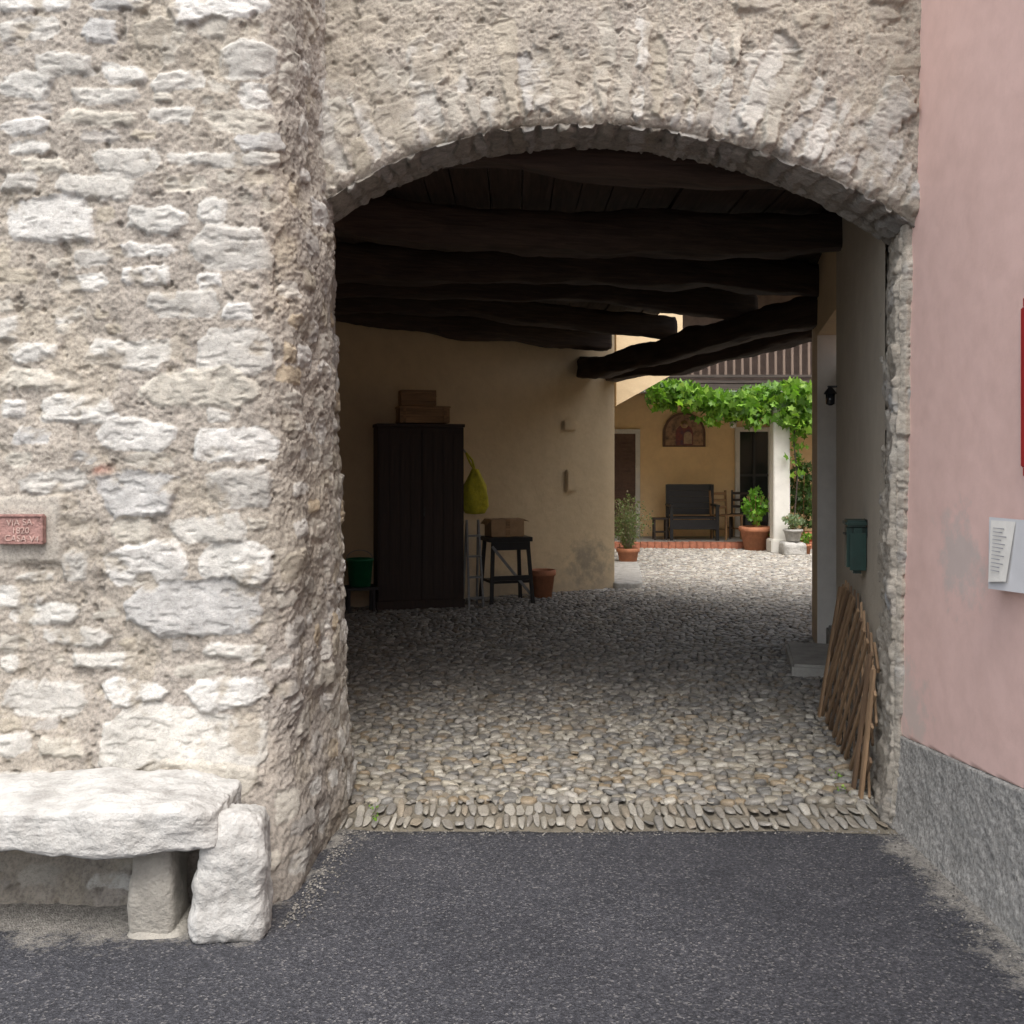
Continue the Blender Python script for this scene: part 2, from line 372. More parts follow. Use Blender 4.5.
# ---------------------------------------------------------------- arch face
YA=4.33;KA=.00433
ac=[(300,219),(318,203),(345,184),(380,166),(420,150),(470,136),(530,126),(590,122),(650,125),(700,133),(750,145),(800,163),(850,186),(885,204),(918,225),(930,233)]
ax=np.array([(p[0]-512)*KA for p in ac]);ah=np.array([1.6+(460-p[1])*KA for p in ac])
xs=np.arange(-.91,1.84,.005)
PC=np.polyfit(ax,ah,4)
def smooth_arch(x):
    return np.polyval(PC,x)
hb=smooth_arch(xs)
X0c,H0c,Rc=.40,.68,2.36
vr=random.Random(21);vs=[];th=-.66*Rc
APAL=[tuple(.72*a+.28*b for a,b in zip(c,MORT)) for c in PAL+PAL+DULL]
while th<.68*Rc:
    w=vr.uniform(.022,.066);g=vr.uniform(.018,.050)
    L=vr.uniform(.30,.60);r0=vr.uniform(-.006,.010)
    c=vr.choice(APAL)
    if vr.random()<.45:
        k=vr.uniform(.3,.65);vs.append((th+w/2,r0+L*k/2,w/2,L*k/2-.008,vr.uniform(-.06,.06),vr.uniform(.0,.009),c))
        vs.append((th+w/2+vr.uniform(-.015,.015),r0+L*(k+1)/2,w/2*.9,L*(1-k)/2-.008,vr.uniform(-.12,.12),vr.uniform(-.002,.007),vr.choice(APAL)))
    else:vs.append((th+w/2,r0+L/2,w/2,L/2,vr.uniform(-.06,.06),vr.uniform(.0,.010),c))
    th+=w+g
nf_=250;t=np.linspace(0,1,nf_)[:,None]
Hh=hb[None,:]*(1-t)+4.05*t;Ss=np.repeat(xs[None,:],nf_,0)
TH=np.arctan2(Ss-X0c,Hh-H0c)*Rc;RH=(Hh-hb[None,:])*np.cos(TH/Rc)
D,C=mortar(Ss,Hh,12)
rb=[s for s in fill([], -.9,1.8,3.3,4.05,900,(.10,.24),(.04,.09),DULL,33,.03)]
rb=[s for s in rb if s[1]>smooth_arch(s[0])+.56 and s[0]>-.9]
rb+= [s for s in fill([],-.86,-.55,2.75,3.6,60,(.08,.16),(.05,.08),DULL,35,.02) if s[1]>smooth_arch(s[0])+.30]
raster(Ss,Hh,D,C,rb,13)
raster(TH,RH,D,C,vs,14,.020,.016,.9)
D=smear(Ss,Hh,D,C,-.05,.30,.85,71,.004,6)
D=smear(Ss,Hh,D,C,.20,.45,.9,171,.003,3)
tp_=sstep(.38,.58,RH+.08*fbm(Ss,Hh,4,3,61));C[...,:3]=C[...,:3]*(1-.7*tp_[...,None])+MORT*1.02*(1+.12*fbm(Ss,Hh,30,3,5))[...,None]*.7*tp_[...,None]
edge=np.exp(-(t/.012)**1)
drop=(D[0]*.8+.008*fbm(xs,xs*0,14,3,7))
rnd=.035*np.exp(-RH/.022)
Pf=np.stack([Ss,YA-D+rnd,Hh-edge*drop[None,:]*.8],-1)
ni=60;ti=np.linspace(1,0,ni,endpoint=False)[:,None]
Si=np.repeat(xs[None,:],ni,0);Yi=ti*.37
thi=np.arctan2(Si-X0c,hb[None,:]-H0c)*Rc
Di,Ci=mortar(thi,Yi,15)
vi=[(v[0],.12,v[2],.15+vr.uniform(-.04,.04),0,v[5]+.008,v[6]) for v in vs if v[1]<.3]+[(v[0]+.01,.34,v[2],.07,0,v[5],v[6]) for v in vs]
raster(thi,Yi,Di,Ci,vi,16)
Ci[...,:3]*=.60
wb=np.clip(ti*.37/.02,0,1)
Di=Di*wb+(drop[None,:]*.8)*(1-wb)
Pi=np.stack([Si,YA-D[0][None,:]*(1-wb)+.035*(1-wb)+Yi,hb[None,:]-Di],-1)
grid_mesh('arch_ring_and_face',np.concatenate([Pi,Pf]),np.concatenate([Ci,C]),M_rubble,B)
Pb=np.stack([np.repeat(xs[None,:],2,0),np.full((2,len(xs)),YA+.371),np.stack([np.full_like(xs,3.6),hb])],-1)
Pb[1,:,2]=Pi[0,:,2]
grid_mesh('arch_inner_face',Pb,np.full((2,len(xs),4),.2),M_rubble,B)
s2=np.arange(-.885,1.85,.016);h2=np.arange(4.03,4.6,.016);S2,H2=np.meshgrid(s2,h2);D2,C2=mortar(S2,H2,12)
raster(S2,H2,D2,C2,fill([],-.9,1.8,4.05,4.9,500,(.12,.3),(.06,.12),PAL+DULL,37,.02),17)
grid_mesh('arch_wall_top',np.stack([S2,YA+.004-D2,H2],-1),C2,M_rubble,B)

# ---------------------------------------------------------------- jambs
def jamb(name,path,hmax,seed,pal,bulge=.05,step=.005,sm=(.0,.5,.6),tint=(1,1,1)):
    h=np.arange(-.03,hmax,step)
    pts=[np.stack([np.array([p(z)[0] for z in h]),np.array([p(z)[1] for z in h])],-1) for p in path]
    cols=[];sv=[];s0=0;nrm=[]
    for i in range(len(pts)-1):
        L=float(np.linalg.norm(pts[i+1][0]-pts[i][0]));n=max(4,int(L/step))
        for k in range(n+(1 if i==len(pts)-2 else 0)):
            f=k/n;cols.append(pts[i]*(1-f)+pts[i+1]*f);sv.append(s0+L*f)
            d=(pts[i+1]-pts[i]);d/=np.linalg.norm(d,axis=1)[:,None];nrm.append(np.stack([d[:,1],-d[:,0]],-1))
        s0+=L
    cols=np.stack(cols,1);nrm=np.stack(nrm,1)
    kk=8;nn=nrm.copy()
    for j in range(nrm.shape[1]):
        a,b_=max(0,j-kk),min(nrm.shape[1],j+kk+1);nn[:,j]=nrm[:,a:b_].mean(1)
    ln=np.linalg.norm(nn,axis=2)
    nn/=ln[...,None]
    S,H=np.meshgrid(np.array(sv),h)
    D,C=mortar(S,H,seed)
    r=random.Random(seed);stn=[];z=.02
    while z<hmax:
        hh=r.uniform(.06,.17);x=-r.uniform(0,.1)
        while x<s0:
            w=r.uniform(.12,.30);stn.append((x+w/2,z+hh/2,w/2-.010,hh/2-.012,r.uniform(-.07,.07),r.uniform(.002,.014),r.choice(pal)));x+=w
        z+=hh
    raster(S,H,D,C,stn,seed,.016)
    D=smear(S,H,D,C,sm[0],sm[1],sm[2],seed+71,.008,5)
    C[...,:3]*=np.array(tint)
    lo=sstep(.6,0,H+.1*fbm(S,H,6,3,9))[...,None];C[...,:3]*=1-.2*lo
    D=D-.03*(1-ln)*3+.024*fbm(S,H,2.2,3,seed+4)+bulge*np.clip(1-H/.5,0,1)**1.5
    P=np.stack([cols[...,0]+nn[...,0]*D,cols[...,1]+nn[...,1]*D,H],-1)
    return grid_mesh(name,P,C,M_rubble,B)
xj=lambda z:-.775-.024*z
jamb('left_jamb',[lambda z:(-.92,4.33),lambda z:(xj(z)-.06,4.32),lambda z:(xj(z),4.39),lambda z:(xj(z)-.03,4.92)],2.84,41,DULL+PAL[:3]+[(.44,.37,.27)],bulge=.03)
xr=lambda z:1.650+.016*z
jamb('right_jamb',[lambda z:(xr(z)+.12,4.90),lambda z:(xr(z),4.38),lambda z:(xr(z)+.18,4.375)],2.80,43,DULL+[(.38,.38,.37),(.42,.42,.40)],bulge=.02,sm=(-.5,.05,.95),tint=(1.03,1.04,1.06))

# ---------------------------------------------------------------- building mass + passage walls
def prism(name,pts,z0,z1,mat,parent):
    n=len(pts);V=[(x,y,z0) for x,y in pts]+[(x,y,z1) for x,y in pts]
    F=[tuple(range(n))[::-1],tuple(range(n,2*n))]+[(i,(i+1)%n,n+(i+1)%n,n+i) for i in range(n)]
    return poly(name,V,F,mat,parent)
prism('upper_storey_light_block',[(-5,4.42),(2.95,4.42),(2.95,8.7),(1.15,12.75),(.9,12.75),(-5,9.45)],3.34,4.4,M_white,B)  # unseen storey block, added and shaped to stop light leaking in
def wallq(name,p,q,z0,z1,mat,parent=B,th=.0):
    n=max(2,int(math.dist(p,q)/.05));m=max(2,int((z1-z0)/.05))
    u=np.linspace(0,1,n);w=np.linspace(z0,z1,m);U,W=np.meshgrid(u,w)
    d=np.array([q[0]-p[0],q[1]-p[1]]);L=np.linalg.norm(d);nr=np.array([d[1],-d[0]])/L
    ds=.012*fbm(U*L+p[0],W,1.3,4,int(abs(p[0]*100)))*np.sin(np.pi*np.clip(U,0,1))**.3
    P=np.stack([p[0]+d[0]*U+nr[0]*ds,p[1]+d[1]*U+nr[1]*ds,W],-1)
    return grid_mesh(name,P,None,mat,parent)
BWs=.554
def bw(px_,off=0):
    a=(px_-512)/1000;Y=11.786/(1-BWs*a);X=a*Y
    n=math.hypot(1,BWs);return X+BWs/n*off,Y-off/n
BR=math.atan(BWs)
wallq('passage_back_wall',(-3.7,11.786-3.7*BWs),(1.28,11.786+1.28*BWs),-.02,3.4,M_cream)
wallq('courtyard_corner_wall',(1.28,11.786+1.28*BWs),(1.58,19.9),-.02,4.4,M_cream)
wallq('passage_left_wall',(-.93,4.70),(-3.7,11.786-3.7*BWs),-.02,3.4,M_cream)
RS=.224
wallq('passage_right_wall',(2.27,7.0),(1.754,4.70),-.02,3.4,M_greyp)
wallq('passage_right_wall_end',(2.70,9.0),(2.595,8.5),-.02,3.4,M_cream)
wallq('doorway_far_reveal',(2.595,8.5),(2.95,8.45),-.02,2.66,M_white)
wallq('doorway_near_reveal',(2.60,6.93),(2.27,7.0),-.02,2.66,M_cream)
poly('doorway_lintel',[(2.27,7.0,2.66),(2.595,8.5,2.66),(2.595,8.5,3.4),(2.27,7.0,3.4),(2.6,6.95,2.66),(2.95,8.45,2.66)],[(0,1,2,3),(0,4,5,1)],M_cream,B)
bar('doorway_leaf',(2.53,6.95,1.25),(2.88,8.46,1.25),.05,2.5,M_door,B)
wallq('right_return_to_courtyard',(8,9.05),(2.70,9.0),-.02,4.4,M_cream)
box('right_light_leak_filler',(2.45,4.62,2.2),(1.14,.5,4.4),M_greyp,B)  # filler box added out of view to block a side light leak
box('doorway_step',(2.36,7.75,.04),(.42,.95,.12),M_stonedk,B,rz=-.22,bevel=.02)
box('doorway_threshold',(2.68,7.75,.10),(.35,1.45,.20),M_stonedk,B,rz=-.22,bevel=.02)

# ceiling
def log(name,p0,p1,w,h,seed,mat=M_beam,parent=B):
    p0=Vector(p0);p1=Vector(p1);d=p1-p0;L=d.length;n=int(L/.04)+2;m=24
    x=d.normalized();y=Vector((0,0,1)).cross(x).normalized();z=x.cross(y)
    V=[];F=[]
    for i in range(n):
        f=i/(n-1);s=L*f
        for k in range(m):
            a=2*math.pi*k/m;ca,sa=math.cos(a),math.sin(a);e=.5
            u=abs(ca)**e*math.copysign(1,ca)*w/2;v=abs(sa)**e*math.copysign(1,sa)*h/2
            r=1+.24*mnoise.fractal(Vector((s*1.3,ca*1.1+seed*5,sa*1.1)),.8,2,5)+.12*mnoise.noise(Vector((s*4,ca*5,sa*5+seed)))
            cr=.09*math.sin(s*1.1+seed)+.07*mnoise.noise(Vector((s*1.4,seed,0)))
            V.append(Vector((s-L/2,u*r,v*r+cr*.6)))
    for i in range(n-1):
        for k in range(m):F.append((i*m+k,i*m+(k+1)%m,(i+1)*m+(k+1)%m,(i+1)*m+k))
    F.append(tuple(range(m))[::-1]);F.append(tuple(range((n-1)*m,n*m)))
    o=poly(name,V,F,mat,parent,smooth=True)
    M=Matrix((x,y,z)).transposed().to_4x4();M.translation=(p0+p1)/2;o.matrix_local=M;return o
bh=3.11
log('ceiling_beam_1',(-1.9,4.85,bh+.03),(1.9,5.15,bh+.03),.20,.20,1)
log('ceiling_beam_2',(-2.2,5.95,bh),(2.35,6.75,bh-.02),.24,.25,2)
log('ceiling_beam_3',(-2.6,6.9,bh),(2.75,8.5,bh-.03),.25,.26,3)
log('ceiling_beam_4',(-3.0,7.9,bh),(2.30,9.6,bh-.02),.24,.24,4)
log('ceiling_beam_5',(-3.3,8.8,bh-.01),(1.75,11.0,bh),.24,.24,5)
log('ceiling_beam_6',(-3.4,9.55,bh),(1.15,12.1,bh-.02),.21,.23,6)
log('main_girder',(2.78,8.35,2.84),(.75,12.65,2.76),.25,.25,7)
log('outer_girder',(2.98,8.95,2.78),(1.02,12.95,2.68),.20,.18,8)
V=[];Q=[];x=-4.2;r=random.Random(3);k=0
while x<2.9:
    w=r.uniform(.14,.22);y1=min(11.786+x*BWs+.1,12.8)
    if x>1.0:y1=12.7-(x-1.0)*2.15
    z=3.26+r.uniform(-.012,.012);y0=4.68
    b0=len(V);V+= [(x,y0,z),(x+w,y0,z),(x+w,y1,z),(x,y1,z),(x,y0,z+.05),(x+w,y0,z+.05),(x+w,y1,z+.05),(x,y1,z+.05)]
    Q+=[[b0+i for i in f] for f in ((0,3,2,1),(4,5,6,7),(0,1,5,4),(1,2,6,5),(2,3,7,6),(3,0,4,7))]
    x+=w+.008
make_mesh('ceiling_planks',V,Q,None,None,M_plank,B,smooth=False)

# ---------------------------------------------------------------- ground
def sheet(name,x0,x1,y0,y1,z,mat,nx=2,ny=2):
    X,Y=np.meshgrid(np.linspace(x0,x1,nx),np.linspace(y0,y1,ny))
    return grid_mesh(name,np.stack([X,Y,np.full_like(X,z)],-1),None,mat,None)
sheet('ground',-150,150,-150,150,-.05,M_joint)
def redge(x):
    return 4.31+.022*fbm(x,x*0,5,4,3)-.05*sstep(1.2,1.7,x)+.03*sstep(-.5,-.8,x)
xg=np.linspace(-2.5,2.2,500)
yg=np.linspace(1.5,4.25,140);X,Y=np.meshgrid(xg,np.append(yg,[4.31,4.33]))
Y[-2]=redge(xg);Y[-1]=redge(xg)+.012
Z=.005*fbm(X,Y,2,4,5)+.0;Z[-1]-=.03
road=grid_mesh('road',np.stack([X,Y,Z],-1),None,M_road)
r2=sheet('far_carriageway',-60,60,-30,1.502,-.001,M_road);r2.parent=road
r3=sheet('left_carriageway',-60,-2.499,1.5,4.5,-.002,M_road);r3.parent=road

# cobbles
def in_area(x,y):
    if y<4.95:return -.86<x<1.76
    bwy=11.786+x*BWs
    if x<1.30 and y>bwy-.02:return False
    if x<-.88-(y-4.86)*.62:return False
    if y<9.0 and x>1.78+(y-4.86)*.224:return False
    if y<9.05 and x>2.7:return False
    if y>12.4 and x<1.30:return False
    return x<7
pts=[];r=random.Random(9);y=4.345
while y<4.66:
    x=-.84
    while x<1.76:
        w=r.uniform(.024,.052);pts.append((x+w/2,y+.07+r.uniform(-.025,.025),w/2*.98,r.uniform(.055,.08),r.uniform(-.08,.08),r.uniform(.001,.008),1));x+=w+.003
    y+=.15
y=4.68
while y<17.9:
    x=-3.4+r.uniform(0,.08)
    while x<7:
        w=r.uniform(.040,.092)
        xx=x+w/2
        if in_area(xx,y):
            pts.append((xx,y+r.uniform(-.016,.016),w/2*1.0,r.uniform(.020,.033),r.uniform(-.6,.6),r.uniform(.006,.017),0))
        x+=w*.98
    y+=.051
A=np.array(pts);n=len(A);m=9
a=np.linspace(0,2*np.pi,m,endpoint=False)[None,:]
jit=1+.22*(RNG.random((n,m))-.5)*2
rings=[(1.0,-.9),(.93,.35),(.74,.85),(.38,1.0)]
C_,S_=np.cos(A[:,4])[:,None],np.sin(A[:,4])[:,None]
tilt=RNG.normal(0,.11,(n,2));zb=.012*fbm(A[:,0],A[:,1],.9,3,2)+.006*RNG.random(n)
VV=[]
for rr_,zz in rings:
    u=np.sign(np.cos(a))*np.abs(np.cos(a))**.8*rr_*A[:,2:3]*jit;v=np.sign(np.sin(a))*np.abs(np.sin(a))**.8*rr_*A[:,3:4]*jit
    X=A[:,0:1]+u*C_-v*S_;Y=A[:,1:2]+u*S_+v*C_
    Z=zb[:,None]+zz*A[:,5:6]+u*tilt[:,:1]+v*tilt[:,1:]
    VV.append(np.stack([X,Y,Z],-1))
VV.append(np.stack([A[:,0:1],A[:,1:2],zb[:,None]+A[:,5:6]*1.03],-1))
Vc=np.concatenate(VV,1);per=Vc.shape[1];base=(np.arange(n)*per)[:,None,None]
q=[[j*m+k,j*m+(k+1)%m,(j+1)*m+(k+1)%m,(j+1)*m+k] for j in range(3) for k in range(m)]
t_=[[3*m+k,3*m+(k+1)%m,4*m] for k in range(m)]
Q=(np.array(q)[None]+base).reshape(-1,4);T=(np.array(t_)[None]+base).reshape(-1,3)
pal=np.array([(.27,.245,.20),(.22,.20,.17),(.32,.295,.24),(.155,.15,.14),(.37,.35,.30),(.25,.20,.135),(.20,.195,.18),(.28,.265,.235),(.235,.22,.19)])
ci=RNG.integers(0,len(pal),n);cc=pal[ci]*(1+.12*RNG.normal(size=(n,1)))
ed=A[:,6]>.5;cc[ed]=cc[ed]*.6+np.array([.31,.295,.265])*.40
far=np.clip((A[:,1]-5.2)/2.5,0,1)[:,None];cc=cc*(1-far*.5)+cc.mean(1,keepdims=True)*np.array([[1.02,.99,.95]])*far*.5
cy_=np.clip((A[:,1]-11)/2.5,0,1)[:,None];cc=cc*(1+.7*cy_)  # courtyard brightness painted in: cobble colour lifted towards the courtyard
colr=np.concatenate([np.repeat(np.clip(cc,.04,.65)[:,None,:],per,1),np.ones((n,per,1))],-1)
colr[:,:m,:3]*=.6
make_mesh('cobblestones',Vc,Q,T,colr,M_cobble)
Xb,Yb=np.meshgrid(np.linspace(-4,9,400),np.linspace(4.30,20,480))
grid_mesh('cobble_bed',np.stack([Xb,Yb,.012*fbm(Xb,Yb,.9,3,2)-.002+.004*fbm(Xb,Yb,6,3,3)-.006],-1),None,M_joint)

# loose grit along the wall feet
gp=[]
r=random.Random(17)
for _ in range(1500):
    c=r.random()
    if c<.5:
        y=r.uniform(2.4,4.3);x=1.68-abs(r.gauss(0,.09))
    elif c<.8:
        f=r.random();x=-.80+.08*f+abs(r.gauss(0,.05));y=3.42+.9*f
    else:
        x=r.uniform(-.8,1.65);y=4.31-abs(r.gauss(0,.03))
    gp.append((x,y,r.uniform(.002,.006)))
V=[];T=[];Cg=[]
for (x,y,s) in gp:
    b0=len(V);V+=[(x-s,y,.002),(x,y-s,.002),(x+s,y,.002),(x,y+s,.002),(x+s*.2,y,.002+s*.9)]
    T+=[(b0,b0+1,b0+4),(b0+1,b0+2,b0+4),(b0+2,b0+3,b0+4),(b0+3,b0,b0+4)];g=r.uniform(.10,.30);Cg+=[(g,g*.95,g*.87,0)]*5
make_mesh('gravel',V,None,T,Cg,M_rubble,None,False)

# ---------------------------------------------------------------- pink house
PH=group('pink_house')
def pinkx(z):return 1.702+.020*z
y=np.concatenate([np.linspace(-8,2,20),np.arange(2.04,4.40,.02)]);z=np.concatenate([np.arange(.28,3.8,.02),np.linspace(3.85,4.9,6)])
Yg,Zg=np.meshgrid(y,z)
zt=.40+(4.3-Yg)*.105
Zg=np.where(Zg<zt,zt,Zg)
Xg=pinkx(Zg)-.004*fbm(Yg,Zg,1.2,3,6)-.001*fbm(Yg,Zg,20,3,8)
grid_mesh('pink_plaster_wall',np.stack([Xg,Yg,Zg],-1),None,M_pink,PH)
z=np.linspace(0,1,60);y=np.concatenate([np.linspace(-8,2,20),np.arange(2.015,4.40,.012)]);Yg,Tz=np.meshgrid(y,z)
zt=.402+(4.3-Yg)*.105+.006*fbm(Yg,Yg*0,8,3,3);Zg=-.03+Tz*(zt+.03)
Xg=pinkx(Zg)-.010-.03*(1-Tz)**2-.005*fbm(Yg,Zg,22,4,4)-.004*fbm(Yg,Zg,70,2,14)
Xg[-1]=pinkx(Zg[-1])+.01
grid_mesh('roughcast_plinth',np.stack([Xg,Yg,Zg],-1),None,M_plinth,PH)
box('house_body',(4.93,-2.0,2.4),(6.0,12.6,4.8),M_pink,PH)

NP=group('paper_notice')
x0=1.722
poly('sleeve_sheet',[(x0-.004,3.60,1.395),(x0-.004,3.28,1.40),(x0-.05,3.25,1.165),(x0-.055,3.50,1.150)],[(0,1,2,3)],M_paper,NP)
poly('second_sheet',[(x0-.010,3.575,1.385),(x0-.010,3.40,1.39),(x0-.058,3.37,1.19),(x0-.060,3.49,1.175)],[(0,1,2,3)],M_white,NP)
for i in range(12):
    f=.12+i*.065;yy=3.560-.075*f;xx=x0-.0135-.05*f;zz=1.385-.2*f
    L=.12*(.5+.5*random.random())
    poly('print_line_%d'%i,[(xx,yy-.012,zz),(xx,yy-.012-L,zz+.002),(xx-.001,yy-.013-L,zz-.002),(xx-.001,yy-.014,zz-.002)],[(0,1,2,3)],M_ink,NP)
RB=group('red_notice_board')
xb=1.745
box('frame_top',(xb,3.05,2.13),(.05,.64,.035),M_red,RB);box('frame_bottom',(xb,3.05,1.56),(.05,.64,.035),M_red,RB)
box('frame_near',(xb,2.74,1.845),(.05,.035,.54),M_red,RB);box('frame_far',(xb,3.367,1.845),(.05,.035,.54),M_red,RB)
box('panel',(xb+.01,3.045,1.845),(.02,.58,.54),M_paper,RB)
box('poster',(xb-.003,3.1,1.80),(.003,.3,.38),M_ink,RB,bevel=0)

PQ=group('terracotta_wall_plaque')
box('plaque_body',(pl[0],3.828,pl[1]),(.18,.03,.115),M_plaque,PQ,bevel=.006)
for nm,c,s in (('rim_top',(0,.052),(.18,.009)),('rim_bottom',(0,-.052),(.18,.009)),('rim_left',(-.085,0),(.009,.095)),('rim_right',(.085,0),(.009,.095))):
    box(nm,(pl[0]+c[0],3.812,pl[1]+c[1]),(s[0],.012,s[1]),M_plaque,PQ,bevel=.003)
for i,tx in enumerate(('VIA SA','1820','CASA V4')):
    cu=bpy.data.curves.new('letters_%d'%i,'FONT');cu.body=tx;cu.size=.034;cu.extrude=.002;cu.align_x='CENTER'
    cu.materials.append(M_plaqueL);o=link(bpy.data.objects.new('letters_%d'%i,cu),PQ)
    o.location=(pl[0]+.004*i,3.811,pl[1]+.016-i*.031);o.rotation_euler=(math.pi/2,.04*(i-1),0)

# ---------------------------------------------------------------- stone bench
SB=group('stone_bench')
rock('seat_slab',(-1.90,3.47,.385),(1.86,.42,.15),M_rock,SB,2,10,.13,80,freq=1.5)
rock('end_support_stone',(-.955,3.44,.195),(.235,.26,.42),M_rock,SB,5,6,.08,46,taper=.12,rot=(0,.10,.2))
rock('middle_support',(-1.215,3.46,.15),(.15,.20,.34),M_rock2,SB,7,7,.06,34,taper=.04)
rock('middle_support_foot',(-1.20,3.47,-.005),(.22,.26,.07),M_rock2,SB,8,4,.14,30,taper=.2)
rock('far_support',(-2.45,3.46,.15),(.22,.24,.34),M_rock2,SB,9,6,.06,30)
rock('under_stone',(-1.45,3.60,.26),(.30,.10,.10),M_rock2,SB,11,5,.08,24)

# ---------------------------------------------------------------- things by the back wall
def at(px_,off):
    p=px_
    for _ in range(6):
        x,y=bw(p,off);p+=px_-(512+1000*x/y)
    return (x,y)
x,y=at(418,.28);WR=group('dark_wardrobe',(x,y,0),BR*.5)
box('carcass',(0,0,1.0),(.93,.42,1.90),M_wardrobe,WR)
box('cornice',(0,-.01,1.97),(.95,.45,.035),M_wardrobe,WR);box('base_board',(0,-.01,.05),(.95,.44,.10),M_wardrobe,WR)
for s in (-1,1):
    box('door_%s'%('l' if s<0 else 'r'),(s*.232,-.221,1.02),(.452,.025,1.82),M_wardrobe,WR)
    for k in range(4):box('board_%d_%d'%(s,k),(s*.232-.165+k*.11,-.238,1.02),(.100,.010,1.72),M_wardrobe,WR,bevel=.004)
box('lock_plate',(.03,-.248,1.05),(.02,.006,.08),M_black,WR);box('handle',(.03,-.255,1.02),(.012,.02,.04),M_black,WR)
CR=group('wooden_crate',(x+.05,y,1.99),BR*.5)
box('crate_body',(0,0,.09),(.54,.32,.16),M_box,CR);box('crate_band_l',(-.22,-.165,.09),(.03,.012,.16),M_box,CR);box('crate_band_r',(.22,-.165,.09),(.03,.012,.16),M_box,CR)
box('crate_lid',(0,0,.18),(.56,.34,.02),M_box,CR)
box('small_case',(-.06,0,.28),(.38,.24,.17),M_box,CR);box('case_rim',(-.06,0,.30),(.39,.25,.012),M_box,CR)
x,y=at(475,.42);BG=group('yellow_bag',(x,y,0))
lathe('sack',[(.03,1.00),(.10,1.01),(.145,1.09),(.150,1.20),(.12,1.32),(.07,1.42),(.035,1.50)],M_yel,BG,n=22)
for v in bpy.data.objects['sack'].data.vertices:
    a=math.atan2(v.co.y,v.co.x);k=1+.13*math.sin(a*5+v.co.z*9);v.co.x*=k;v.co.y*=k*.7
tube('strap',[(0,0,1.48),(-.06,.0,1.58),(-.10,.02,1.68)],.012,M_yel,BG);tube('strap_2',[(0,0,1.48),(-.03,.0,1.60),(-.10,.02,1.68)],.012,M_yel,BG)
bar('hook',(-.10,.02,1.68),(-.14,.25,1.72),.015,.015,M_metal,BG)
x,y=at(506,.46);WB=group('folding_work_table',(x,y,0),BR*.6)
box('top',(0,0,.72),(.50,.40,.05),M_black,WB)
box('drawer_front',(0,-.19,.65),(.44,.02,.09),M_black,WB)
for sx in (-.2,.2):
    bar('leg_a%+d'%(sx*10),(sx,-.17,.70),(sx*1.2,-.24,0),.04,.03,M_black,WB);bar('leg_b%+d'%(sx*10),(sx,.17,.70),(sx*1.2,.22,0),.04,.03,M_black,WB)
bar('brace_front',(-.23,-.21,.30),(.23,-.21,.30),.03,.05,M_black,WB);bar('brace_cross',(-.22,-.2,.65),(.22,-.2,.12),.02,.03,M_metal,WB)
bar('shelf',(-.22,0,.25),(.22,0,.25),.34,.03,M_black,WB)
CB=group('cardboard_box',(x-.02,y,.745),BR*.6)
box('box_body',(0,0,.10),(.38,.28,.19),M_card,CB);bar('flap_l',(-.19,0,.195),(-.24,0,.14),.26,.006,M_card,CB);bar('flap_r',(.19,0,.195),(.25,0,.17),.26,.006,M_card,CB)
box('tape',(0,-.001,.10),(.05,.285,.195),M_box,CB,bevel=0)
x,y=at(473,.62);LD=group('folding_stepladder',(x,y,0),BR*.6)
for sx in (-.08,.08):
    bar('rail_f%+d'%(sx*100),(sx,-.14,0),(sx*.8,.02,.95),.02,.03,M_metal,LD);bar('rail_b%+d'%(sx*100),(sx,.14,0),(sx*.8,.02,.95),.02,.03,M_metal,LD)
for k in range(4):bar('tread_%d'%k,(-.08,-.12+k*.035,.12+k*.22),(.08,-.12+k*.035,.12+k*.22),.06,.02,M_metal,LD)
def pot(name,loc,r,h,mat=M_terra,rim=True):
    g=group(name,loc)
    lathe('pot_wall',[(r*.68,0),(r*.92,h*.80),(r*1.0,h*.80),(r*1.04,h*.84),(r*1.04,h*.98),(r,h),(r*.88,h),(r*.86,h*.86),(0.001,h*.85)],mat,g)
    return g
x,y=at(543,.35);p=pot('terracotta_pot',(x,y,0),.145,.33)
x,y=at(360,.35);ST=group('low_stool',(x,y,0),BR*.6)
box('seat',(0,0,.26),(.34,.28,.03),M_black,ST)
for sx in (-.13,.13):
    for sy in (-.1,.1):box('leg%+d%+d'%(sx*100,sy*10),(sx,sy,.125),(.03,.03,.25),M_black,ST)
GB=group('green_bucket',(x,y,.276));lathe('bucket_wall',[(.11,0),(.135,.27),(.145,.27),(.145,.29),(.13,.29),(.105,.02),(0.001,.02)],M_bucket,GB)
tube('bail',[(.14*math.cos(a),-.02,.28+.10*math.sin(a)*1) for a in np.linspace(0,math.pi,14)],.004,M_metal,GB)
x,y=at(571,.02);EB=group('wall_switch_box',(x,y,1.35),BR);box('plate',(0,0,0),(.14,.035,.27),M_cream,EB,bevel=.01);box('cover_lip',(0,-.02,0),(.11,.008,.22),M_cream,EB)
x,y=at(570,.02);E2=group('junction_box',(x,y,2.02),BR);box('plate',(0,0,0),(.19,.03,.12),M_cream,E2,bevel=.01);box('cover_lip',(0,-.017,0),(.16,.006,.09),M_cream,E2)

